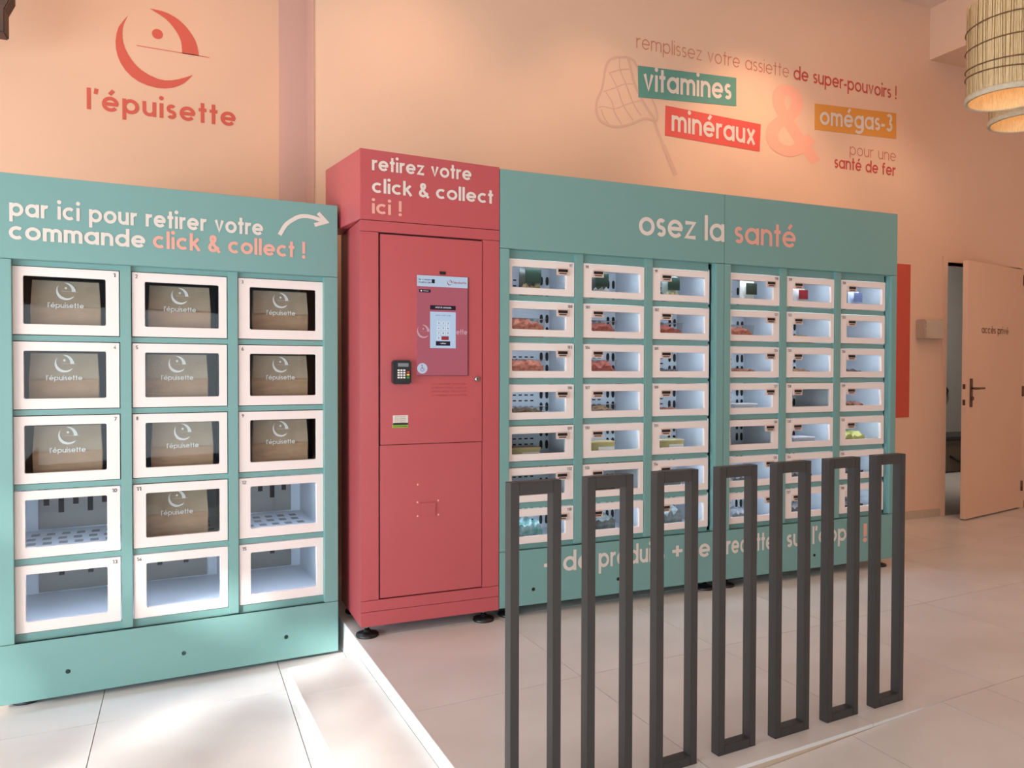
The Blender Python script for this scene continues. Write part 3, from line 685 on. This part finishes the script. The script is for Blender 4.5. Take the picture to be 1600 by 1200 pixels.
mb = MB(); text(None, 'retrait de commandes', .35*SW, .66*SW, .676*SH, .0065, .2, None, y=-.0038, mb=mb); mb.build('title_text', E_w, scr)
mb = MB(); emblem(mb, .12*SW, .44*SH, .030, -.0034); text(None, 'ette', .76*SW, .98*SW, .415*SH, .018, .22, None, y=-.0034, mb=mb); mb.build('watermark_logo', E_pink, scr)
SP(.25,.75,.36,.725,-.0040).build('keypad_panel', E_pan, scr)
for r_ in range(4):
    for c_ in range(3):
        if r_ == 3 and c_ == 2: continue
        a0 = .38+.09*c_; b0 = .455+.05*r_
        if r_ == 3 and c_ == 1: SP(a0, a0+.14, b0, b0+.038, -.0046).build('key', E_red, scr)
        else:
            k_ = SP(a0, a0+.068, b0, b0+.038, -.0046).build('key', E_lg, scr)
            if r_ < 3 or c_ == 0:
                mb = MB(); dgt = str((3*r_+c_+1) % 10); text(None, dgt, (a0+.022)*SW, (a0+.046)*SW, (1-b0-.028)*SH, .006, .22, None, y=-.0049, mb=mb); mb.build('key_digit', E_navy, scr)
SP(.36,.64,.655,.70,-.0046).build('confirm_button', E_navy, scr)
mb = MB(); text(None, 'valider', .44*SW, .56*SW, .316*SH, .005, .22, None, y=-.005, mb=mb); mb.build('button_text', E_w, scr)
mb = MB(); text(None, 'entrer votre code', .35*SW, .65*SW, .6*SH, .004, .15, None, y=-.0046, mb=mb); mb.build('panel_text', E_navy, scr)
MB().lathe([(.024,0),(.024,.001)],24,c=(.10*SW,-.0034,.07*SH),axis='y').build('access_badge', E_bar, scr)
mb = MB(); cx, cz = .10*SW, .07*SH
mb.add([(cx-.002+.003*math.cos(2*PI*i/10), -.0048, cz+.014+.003*math.sin(2*PI*i/10)) for i in range(10)], [tuple(range(10))])
tfw = lambda x, z: (cx+x, -.0048, cz+z)
strokes([[(-.002,.010),(-.001,-.001),(.006,-.001),(.010,-.010)], [(-.002,.004),(.005,.004)], arc(.0,-.005,.008,.008,110,320,12)], .0022, tfw, mb); mb.build('wheelchair_symbol', E_red, scr)
# faint instruction text below the screen
mb = MB()
for k, s_ in enumerate(('vous avez une commande', 'scannez votre code ou', 'entrez votre numero de', 'commande sur le clavier')): text(None, s_, .325, .50, 1.135-.0175*k, .0065, .14, None, y=-.003, mb=mb)
mb.build('instruction_print', Mt['t_red2'], K)
# payment terminal
pt = MB().box(0,.083,-.045,0,0,.107).build('payment_terminal', Mt['black'], K, (.138,-.0015,1.139), bevel=.006)
MB().box(.02,.068,-.047,-.045,.078,.094).build('terminal_display', mat('lcd_grey', (120,128,132), .2, noise=.1), pt)
yb = MB()
for r_ in range(4):
    for c_ in range(3): MB().box(.018+.013*c_,.027+.013*c_,-.048,-.045,.026+.011*r_,.033+.011*r_).build('key', Mt['t_pale'], pt)
for k, cc in enumerate(((60,140,60),(220,180,50),(190,50,40))): lab(MB().box(.060,.072,-.048,-.045,.026+.012*k,.034+.012*k).build('key', mat('key_colour', cc, .4, noise=.05), pt), ('green key','yellow key','red key')[k])
# lock, sticker, hatch, screws
lk = MB(); lk.lathe([(.013,0),(.012,.010),(.006,.011)], 18, 0, c=(0,0,0), axis='y'); lk.box(-.0015,.0015,-.0125,-.010,-.006,.006,1); lk.build('key_lock', [Mt['steel'], Mt['hole']], K, (.551,-.0015,1.161))
stk = MB().box(0,.070,-.001,0,0,.044).build('sticker', Mt['t_white'], K, (.146,-.0015,.953))
mb = MB()
for k in range(4): text(None, 'service assistance', .008, .06, .035-.009*k, .003, .2, None, y=-.0015, mb=mb)
mb.build('sticker_print', Mt['t_black'], stk); lab(MB().box(-.003,.071,-.0016,0,-.012,.0).build('green_strip', mat('lime_green', (130,170,40), .5, noise=.05), stk), 'lime green strip'); MB().box(.0,.07,-.0018,-.0016,-.0005,.009).build('dark_strip', Mt['t_black'], stk)
mb = MB(); text(None, 'en cas de panne', .003, .066, -.009, .0045, .2, None, y=-.002, mb=mb); mb.build('strip_print', Mt['t_black'], stk)
MB().ring(0,.076,0,.066,.003,.073,.003,.063,-.002,.0,r=.004).build('hatch_outline', Rd, K, (.274,.002,.528)); MB().box(.001,.075,-.006,.001,.001,.065).build('hatch_cover', Rd, K, (.274,.001,.528), bevel=.003)
for (x, z) in ((.263,.596),(.263,.532),(.362,.598),(.362,.532),(.264,.677)): MB().lathe([(.005,0),(.0042,.002),(.002,.003)],12,c=(0,0,0),axis='y').build('rivet', Mt['t_salmon'], K, (x,.001,z))
foot(K, .037, .035, .055, .052); foot(K, .60, .035, .055, .052); foot(K, .06, .40, .055, .052); foot(K, .60, .40, .055, .052)

# ------------------------------------------------------------------ railing: seven free-standing loops
AR = math.atan(.081)
rl = empty('railing_loop', (.797,1.863,0), AR)
tw, td, hh = .026, .034, .902; lw_ = .157
for (n_, bx) in (('post',(0,tw,0,td,0,hh)), ('post',(lw_-tw,lw_,0,td,0,hh)), ('top_rail',(tw,lw_-tw,0,td,hh-tw-.008,hh)), ('bottom_rail',(tw,lw_-tw,0,td,0,tw+.004))):
    MB().box(*bx).build(n_, Mt['rail'], rl, bevel=.0012)
pos = ['first and nearest, overlapping the left edge of the food lockers', 'second from the left end', 'third from the left end', 'fourth and middle one of the row', 'third from the far right end', 'second from the far right end', 'last and farthest, by the right end of the lockers']
for i in range(7):
    o = rl if i == 0 else copytree(rl)
    s = .2432*i; o.location = (.7975+s, .0655+1.798+.081*(s)-.0, 0)
    tag(o, 'dark grey metal railing loop, '+pos[i], 'railing', 'dark railing loops along the ramp')

# ------------------------------------------------------------------ kraft bags in the left lockers
def bag(h, w, d, extra):
    r_ = empty('paper_bag', (0,0,0)); hw = w/2
    b = MB(); b.add([(-hw,0,0),(hw,0,0),(hw,d,0),(-hw,d,0),(-hw*1.02,.006,h*.5),(hw*1.02,.004,h*.5),(hw*.98,d,h*.5),(-hw*.98,d,h*.5),(-hw*.97,.022,h),(hw*.97,.022,h),(hw*.94,d-.02,h),(-hw*.94,d-.02,h)],
                    [(0,3,2,1),(0,1,5,4),(4,5,9,8),(1,2,6,5),(5,6,10,9),(2,3,7,6),(6,7,11,10),(3,0,4,7),(7,4,8,11),(8,9,10,11)])
    b.build('bag_body', Mt['kraft'], r_, bevel=.003)
    zf = h*.54
    f_ = MB(); f_.add([(-hw*.99,-.006,zf),(hw*1.0,-.004,zf-.002),(hw*.96,.008,h*.98),(-hw*.96,.008,h*.98),(-hw*.99,-.003,zf),(hw*1.0,-.001,zf-.002),(hw*.96,.02,h*1.0),(-hw*.96,.02,h*1.0)],
                     [(0,1,2,3),(7,6,5,4),(0,4,5,1),(1,5,6,2),(2,6,7,3),(3,7,4,0)])
    fo = f_.build('folded_flap', Mt['kraft_d'], r_)
    # print follows the slant of the flap
    mb = MB(); emblem(mb, 0, 0, .034, 0); text(None, "l’épuisette", -.062, .062, -.066, .0145, .2, None, y=0, mb=mb)
    zc = h*.80
    mb.v = [(x, -.0085+.014*((zc+z)-zf)/(h*.98-zf), zc+z) for x, y, z in mb.v]
    mb.build('logo_print', Mt['t_pale'], fo)
    if extra:
        c_ = MB(); c_.box(-hw*1.01,hw*1.01,-.0015,.001,h*.24,h*.2433); c_.build('crease', Mt['kraft_d'], r_)
    return r_
def lplace(o, x, y, z, rz_=0):
    c, s = math.cos(AN), math.sin(AN); bx, by = LX0*c, 3.434+LX0*s
    o.location = ((bx+c*x-s*y)*LS, (by+s*x+c*y)*LS, 1.2+(ZL+z-1.2)*LS); o.rotation_euler = (0,0,AN+rz_); o.scale = (LS,)*3
ORD0 = ('top','second','third','fourth')
b0 = bag(.222,.240,.11,False)
bagdx = {1:-.003, 2:.0, 3:.006, 4:-.010, 5:-.012, 6:.004, 7:.0, 8:.008, 9:.004, 11:-.014}
for n in (1,2,3,4,5,6,7,8,9,11):
    j, i = divmod(n-1, 3); o = b0 if n == 1 else (bag(.225,.245,.11,True) if n == 11 else copytree(b0))
    x = .06+i*.4065; z = 1.7385-.2586-j*.2863
    hh_ = {7:.012, 8:.004, 9:.01}.get(n, 0)
    lplace(o, x+.182+bagdx[n]+(.0 if i else -.006), .095 if n != 11 else .12, z-.002, R(random.uniform(-1,1)))
    tag(o, 'brown kraft paper bag, %s column, %s row of the click-and-collect cabinet' % (('left','middle','right')[i], ORD0[j]), 'paper bag', 'kraft bags in the left lockers')

# ------------------------------------------------------------------ food behind the right doors
def lump(mb, x0, x1, y0, y1, z0, z1, seed, nx=12, ny=7, amp=1.0, mi=0):
    rnd = random.Random(seed); g_ = {}
    for a in range(nx+1):
        for b_ in range(ny+1):
            e = min(a, nx-a, 2)/2.0; e2 = min(b_, ny-b_, 2)/2.0
            hgt = z0+(z1-z0)*(.72+.42*rnd.random()*amp)*(.6+.4*min(1, e+.3)*min(1, e2+.5))
            g_[a, b_] = hgt
    vs = [(x0+(x1-x0)*a/nx, y0+(y1-y0)*b_/ny, g_[a, b_]) for a in range(nx+1) for b_ in range(ny+1)]
    fs = [(a*(ny+1)+b_, (a+1)*(ny+1)+b_, (a+1)*(ny+1)+b_+1, a*(ny+1)+b_+1) for a in range(nx) for b_ in range(ny)]
    mb.add(vs, fs, mi, True)
    # skirts
    n0 = len(mb.v); row = [(x0+(x1-x0)*a/nx, y0, g_[a,0]) for a in range(nx+1)]+[(x0+(x1-x0)*a/nx, y0, z0) for a in range(nx+1)]
    mb.add(row, [(a+nx+1, a+nx+2, a+1, a) for a in range(nx)], mi, False)
    row = [(x1, y0+(y1-y0)*b_/ny, g_[nx,b_]) for b_ in range(ny+1)]+[(x1, y0+(y1-y0)*b_/ny, z0) for b_ in range(ny+1)]
    mb.add(row, [(a+ny+1, a+ny+2, a+1, a) for a in range(ny)], mi, False)
foods = {}
def fm(c1, c2, sc=60): 
    k = (c1, c2)
    if k not in foods: foods[k] = mat('food_%d_%d_%d' % c1, c1, .45, col2=c2, nscale=sc, bump=.6, bscale=120)
    return foods[k]
def boxshell(w, d, h, tp=.92, t=.001):
    b = MB(); a, c_ = w/2, w/2*tp
    b.add([(-c_,0,0),(c_,0,0),(c_,d,0),(-c_,d,0),(-a,-.004,h),(a,-.004,h),(a,d+.004,h),(-a,d+.004,h)], [(0,1,5,4),(1,2,6,5),(2,3,7,6),(3,0,4,7),(0,3,2,1)]); return b
def tray(c1, c2, h, fill, seed, w=.205, d=.15, label_strip=False):
    r_ = empty('food_tray', (0,0,0)); boxshell(w, d, h).build('tray_shell', Mt['plastic'], r_)
    mb = MB(); lump(mb, -w/2*.93, w/2*.93, .004, d*.96, .002, fill, seed); mb.build('filling', fm(c1, c2, 45), r_)
    MB().box(-w/2-.006,w/2+.006,-.010,d+.010,h,h+.0015).build('tray_rim', Mt['plastic'], r_)
    if label_strip: MB().box(-.03,.05,-.0065,-.0055,.008,h*.8).build('label', Mt['t_pale'], r_)
    return r_
def tub(c1, h, w, lidc, seed, lab_=True):
    r_ = empty('food_tub', (0,0,0)); b = boxshell(w, .10, h, .9); b.build('tub_body', mat('tub_%d' % seed, c1, .45, noise=.15, nscale=20), r_)
    MB().box(-w/2-.005,w/2+.005,-.008,.108,h,h+.008).build('lid', lidc, r_, bevel=.003)
    if lab_: MB().box(-.02,w/2-.004,-.0065,-.0035,.006,h*.72).build('label', Mt['t_pale'], r_)
    return r_
def pouch(c_body, c_lab, h, w, seed, c_bot=None):
    r_ = empty('food_pouch', (0,0,0)); rnd = random.Random(seed); b = MB(); n = 8; m_ = 6
    def P(u, v, s): 
        bul = .024*math.sin(PI*u)**.6*math.sin(PI*min(1, v*.9+.12))**.7 if 0 < u < 1 else 0
        return (-w/2+w*u, .03-s*(bul+.002*rnd.random()), h*v)
    for s in (1, -1):
        vs = [P(a/n, c_/m_, s) for a in range(n+1) for c_ in range(m_+1)]
        b.add(vs, [((a*(m_+1)+c_), ((a+1)*(m_+1)+c_), ((a+1)*(m_+1)+c_+1), (a*(m_+1)+c_+1))[::s] for a in range(n) for c_ in range(m_)], 0, True)
    b.build('pouch_body', mat('pouch_%d' % seed, c_body, .3, noise=.25, nscale=30, bump=.3, bscale=40), r_)
    if c_bot:
        mb = MB(); lump(mb, -w/2*.9, w/2*.9, -.006, .045, .0, h*.42, seed, 10, 5); mb.build('filling', fm(*c_bot), r_)
    MB().box(-w/2*.72,w/2*.8,-.008,-.006,h*.45,h*.9).build('label', mat('label_%d' % seed, c_lab, .4, noise=.2, nscale=25), r_)
    return r_
def flatpack(c1, c2, h, seed, wrap=True, w=.17):
    r_ = empty('food_pack', (0,0,0)); mb = MB(); lump(mb, -w/2, w/2, .0, .13, .0, h, seed, 12, 7, 1.0); mb.build('pack_content', fm(c1, c2, 30), r_)
    if wrap: MB().box(-w/2-.01,w/2+.01,-.008,.14,0,.003).build('pack_base', Mt['plastic'], r_)
    return r_
def gplace(o, n, dx=.125, dy=.052, rz_=0, dz=-.003, label=None, cat='food pack', grp=None):
    m_ = n-97; c_, m_ = (1.395+.051, m_) if m_ < 21 else (2.7175+.0455, m_-21)
    j, i = divmod(m_, 3)
    o.location = (c_+i*.4128+dx, 3.4+.026+dy, 1.742-.170-j*.2034+dz); o.rotation_euler = (0,0,rz_)
    tag(o, label, cat, grp)
SAL1, SAL2 = (222,138,108), (150,66,56)
G_ = 'packed food in the food lockers'
ORD = ('top','second','third','fourth','fifth','sixth','bottom')
def where(n):
    m_ = (n-97) % 21; j, i = divmod(m_, 3)
    return '%s column, %s row of the %s cabinet' % (('left','middle','right')[i], ORD[j], 'osez la' if n < 118 else 'santé')
for n, f in ((100,.088),(101,.082),(102,.078),(103,.09),(104,.084),(121,.082)):
    gplace(tray(SAL1 if n in (100,103,121) else (196,104,88), SAL2, .094, f, n), n, label='clear tray of orange salmon pieces, '+where(n), cat='food tray', grp=G_)
gplace(pouch((60,66,60),(30,62,50),.150,.115,97,((176,158,110),(100,84,50))), 97, .155, label='dark pouch of granola with green print, '+where(97), cat='pouch', grp=G_)
gplace(pouch((70,76,70),(28,58,48),.150,.10,98,((196,200,196),(150,160,156))), 98, .135, label='dark green pouch with pale bottom, '+where(98), cat='pouch', grp=G_)
gplace(pouch((150,160,150),(26,56,46),.150,.10,99,((216,208,160),(196,180,130))), 99, .165, label='green-labelled pouch over a cream spread, '+where(99), cat='pouch', grp=G_)
gplace(flatpack((96,90,84),(40,38,38),.045,105), 105, .15, label='low pack of grey and dark shellfish, '+where(105), cat='food pack', grp=G_)
gplace(tray((150,118,80),(60,50,34),.062,.052,106,.2), 106, .135, label='clear box of brown and green salad, '+where(106), cat='food box', grp=G_)
gplace(tray((178,140,104),(96,66,50),.066,.055,107,.19), 107, .13, label='clear box of speckled brown pieces, '+where(107), cat='food box', grp=G_)
gplace(flatpack((150,98,72),(96,56,42),.04,108), 108, .16, label='flat pack of reddish brown sticks, '+where(108), cat='food pack', grp=G_)
gplace(tub((176,166,120),.055,.16,mat('lid_gold',(190,160,110),.3,noise=.1),109), 109, .12, label='tub with gold lid and white label, '+where(109), cat='food tub', grp=G_)
gplace(tub((186,178,118),.070,.155,mat('lid_a',(196,176,130),.4,noise=.1),110), 110, .14, label='pale yellow tub with tan lid, '+where(110), cat='food tub', grp=G_)
gplace(tub((192,178,120),.066,.15,mat('lid_b',(206,196,160),.4,noise=.1),111), 111, .165, label='pale yellow tub with cream lid, '+where(111), cat='food tub', grp=G_)
gplace(flatpack((70,66,64),(30,30,32),.05,112), 112, .12, label='dark grey pack, '+where(112), cat='food pack', grp=G_)
gplace(flatpack((60,58,56),(28,28,30),.05,113), 113, .14, label='dark grey pack, '+where(113), cat='food pack', grp=G_)
gplace(tub((120,128,130),.05,.15,mat('lid_c',(150,156,160),.4,noise=.1),114,False), 114, .15, label='low grey tub, '+where(114), cat='food tub', grp=G_)
gplace(flatpack((64,124,112),(150,168,172),.10,115), 115, .13, label='teal and silver plastic-wrapped pack, '+where(115), cat='food pack', grp=G_)
gplace(flatpack((110,118,116),(60,68,66),.10,116), 116, .14, label='grey-green plastic-wrapped pack, '+where(116), cat='food pack', grp=G_)
gplace(flatpack((128,140,140),(80,92,92),.11,117), 117, .15, label='pale grey plastic-wrapped pack, '+where(117), cat='food pack', grp=G_)
gplace(pouch((222,220,210),(30,50,36),.145,.10,118), 118, .20, label='white pouch with dark green label, '+where(118), cat='pouch', grp=G_)
gplace(pouch((216,208,204),(150,36,44),.12,.09,119), 119, .17, label='white pouch with red label, '+where(119), cat='pouch', grp=G_)
gplace(pouch((196,206,222),(120,140,190),.12,.09,120), 120, .19, label='pale pouch with blue label, '+where(120), cat='pouch', grp=G_)
for n, c1, c2, h, t in ((122,(156,112,72),(120,80,50),.045,'thin golden brown slices'),(123,(190,140,124),(150,100,90),.042,'thin pinkish slices'),(124,(150,92,58),(96,56,36),.05,'flat brown fillets'),
                        (125,(160,110,66),(110,70,44),.05,'flat tan fillets'),(126,(96,72,66),(60,46,44),.048,'thin dark slices'),(129,(150,92,70),(110,60,46),.055,'brown and white pieces')):
    gplace(flatpack(c1, c2, h, n), n, .17, label=t+' in plastic, '+where(n), cat='food pack', grp=G_)
gplace(tub((210,212,216),.05,.16,mat('lid_e',(222,222,224),.4,noise=.05),127,False), 127, .17, label='low white tub, '+where(127), cat='food tub', grp=G_)
gplace(tub((200,202,206),.05,.16,mat('lid_f',(216,216,220),.4,noise=.05),131,False), 131, .19, label='low white tub with grey lid, '+where(131), cat='food tub', grp=G_)
gplace(flatpack((196,190,110),(150,150,80),.075,132), 132, .18, label='yellow-green wrapped cheese, '+where(132), cat='food pack', grp=G_)
for n, c1, t in ((133,(120,122,126),'dark tray of grey pieces'),(134,(110,100,96),'dark brown wrapped pack'),(135,(70,68,70),'black wrapped pack'),(136,(176,180,186),'crumpled silver foil pack'),(137,(140,136,136),'grey wrapped pack'),(138,(86,74,72),'dark wrapped pack')):
    gplace(flatpack(c1, tuple(int(v*.5) for v in c1), .06, n), n, .17, label=t+', '+where(n), cat='food pack', grp=G_)

# ------------------------------------------------------------------ pendant lamps
def pendant(label, loc, r, h):
    p = empty('pendant_lamp', loc, 0, label, 'lamp', 'woven straw pendant lamps')
    rnd = random.Random(int(r*1000)+int(loc[0]*10)); st = MB(); n = 210
    for k in range(n):
        a0 = 2*PI*k/n+rnd.uniform(-.01,.01); a1 = a0+rnd.uniform(-.05,.05); wd = rnd.uniform(.022,.04); rr = r*rnd.uniform(.985,1.01)
        def pt_(a, z, q=rr): return (q*math.cos(a), q*math.sin(a), z)
        st.add([pt_(a0,0), pt_(a0+wd,0), pt_((a0+a1)/2+wd,h*.5,rr*1.01), pt_((a0+a1)/2,h*.5,rr*1.01), pt_(a1+wd,h), pt_(a1,h)], [(0,1,2,3),(3,2,4,5)], 0)
    tag(st.build('straw_weave', Mt['straw'], p), kind='stuff')
    MB().lathe([(r*.95,0),(r*.95,h)], 40, close=False).build('inner_liner', Mt['straw'], p)
    MB().lathe([(r*1.02,-.004),(r*1.035,.0),(r*1.035,.022),(r*1.02,.026),(r*.96,.026),(r*.96,-.004),(r*1.02,-.004)], 40, close=False).build('rim_band', Mt['band'], p)
    for k, z in enumerate((.115,.165,.27,.37)):
        if z < h: MB().tube([(r*1.025*math.cos(2*PI*i/40), r*1.025*math.sin(2*PI*i/40), z+.012*math.sin(2*PI*i/40+k)) for i in range(41)], .0035, 6).build('twine_ring', Mt['twine'], p)
    MB().lathe([(.012,.10),(.035,.13),(.045,.17),(.03,.21),(.02,.23)], 18).build('bulb', Mt['bulb'], p)
    MB().tube([(0,0,.23),(0,0,CZ-loc[2])], .004, 6).build('cord', Mt['twine'], p)
    l = bpy.data.lights.new('bulb_light', 'POINT'); l.energy = 0.7; l.color = (1,.62,.34); l.shadow_soft_size = .04
    lo = bpy.data.objects.new('bulb_light', l); COL.objects.link(lo); lo.location = (loc[0],loc[1],loc[2]+.08)
    return p
pendant('large woven straw pendant lamp with brown twine rings in the upper right corner', (3.95,2.675,2.618), .190, .50)
pendant('smaller straw pendant lamp partly hidden behind the large straw lamp', (4.66,3.036,2.695), .20, .5)
# dark fixture at the upper left corner
dk = empty('spotlight_fixture', (-.80,4.40,2.81), 0, 'dark brown metal spotlight fixture at the top left corner', 'spotlight')
MB().plate([(-.12,0),(.03,-.002),(.03,.11),(.058,.17),(.058,.4),(-.15,.4)], -.05, .05).build('housing', Mt['brown'], dk, bevel=.006)
MB().tube([(-.04,0,.4),(-.04,0,CZ-2.81)], .015).build('mount_rod', Mt['brown'], dk)

# ------------------------------------------------------------------ unseen tree outside, crown shaped to dapple the sun
tr = empty('street_tree', (-6.0,-2.6,ZL), 0, 'leafy street tree outside the glazed front behind the camera', 'tree')
MB().tube([(0,0,0),(.05,0,1.2),(0,.05,2.4)], .12, 10).build('trunk', Mt['brown'], tr)
cr = MB(); rnd = random.Random(4)
for k in range(1250):
    p = Vector((rnd.uniform(-1.9,1.9), rnd.uniform(-2.6,2.6), rnd.uniform(2.0,4.9))); u_ = Vector((rnd.gauss(0,1),rnd.gauss(0,1),rnd.gauss(0,1))).normalized(); v_ = u_.orthogonal().normalized(); s_ = rnd.uniform(.12,.26)
    if (p.y-2.6)-(p.x-6.0) < 3.35 and rnd.random() < .60: continue  # crown thinned where sun reaches the floor, left dense to shade the plinth
    cr.add([tuple(p+u_*s_), tuple(p+v_*s_*.6), tuple(p-u_*s_), tuple(p-v_*s_*.6)], [(0,1,2,3)])
tag(cr.build('foliage', Mt['leaf'], tr), kind='stuff')
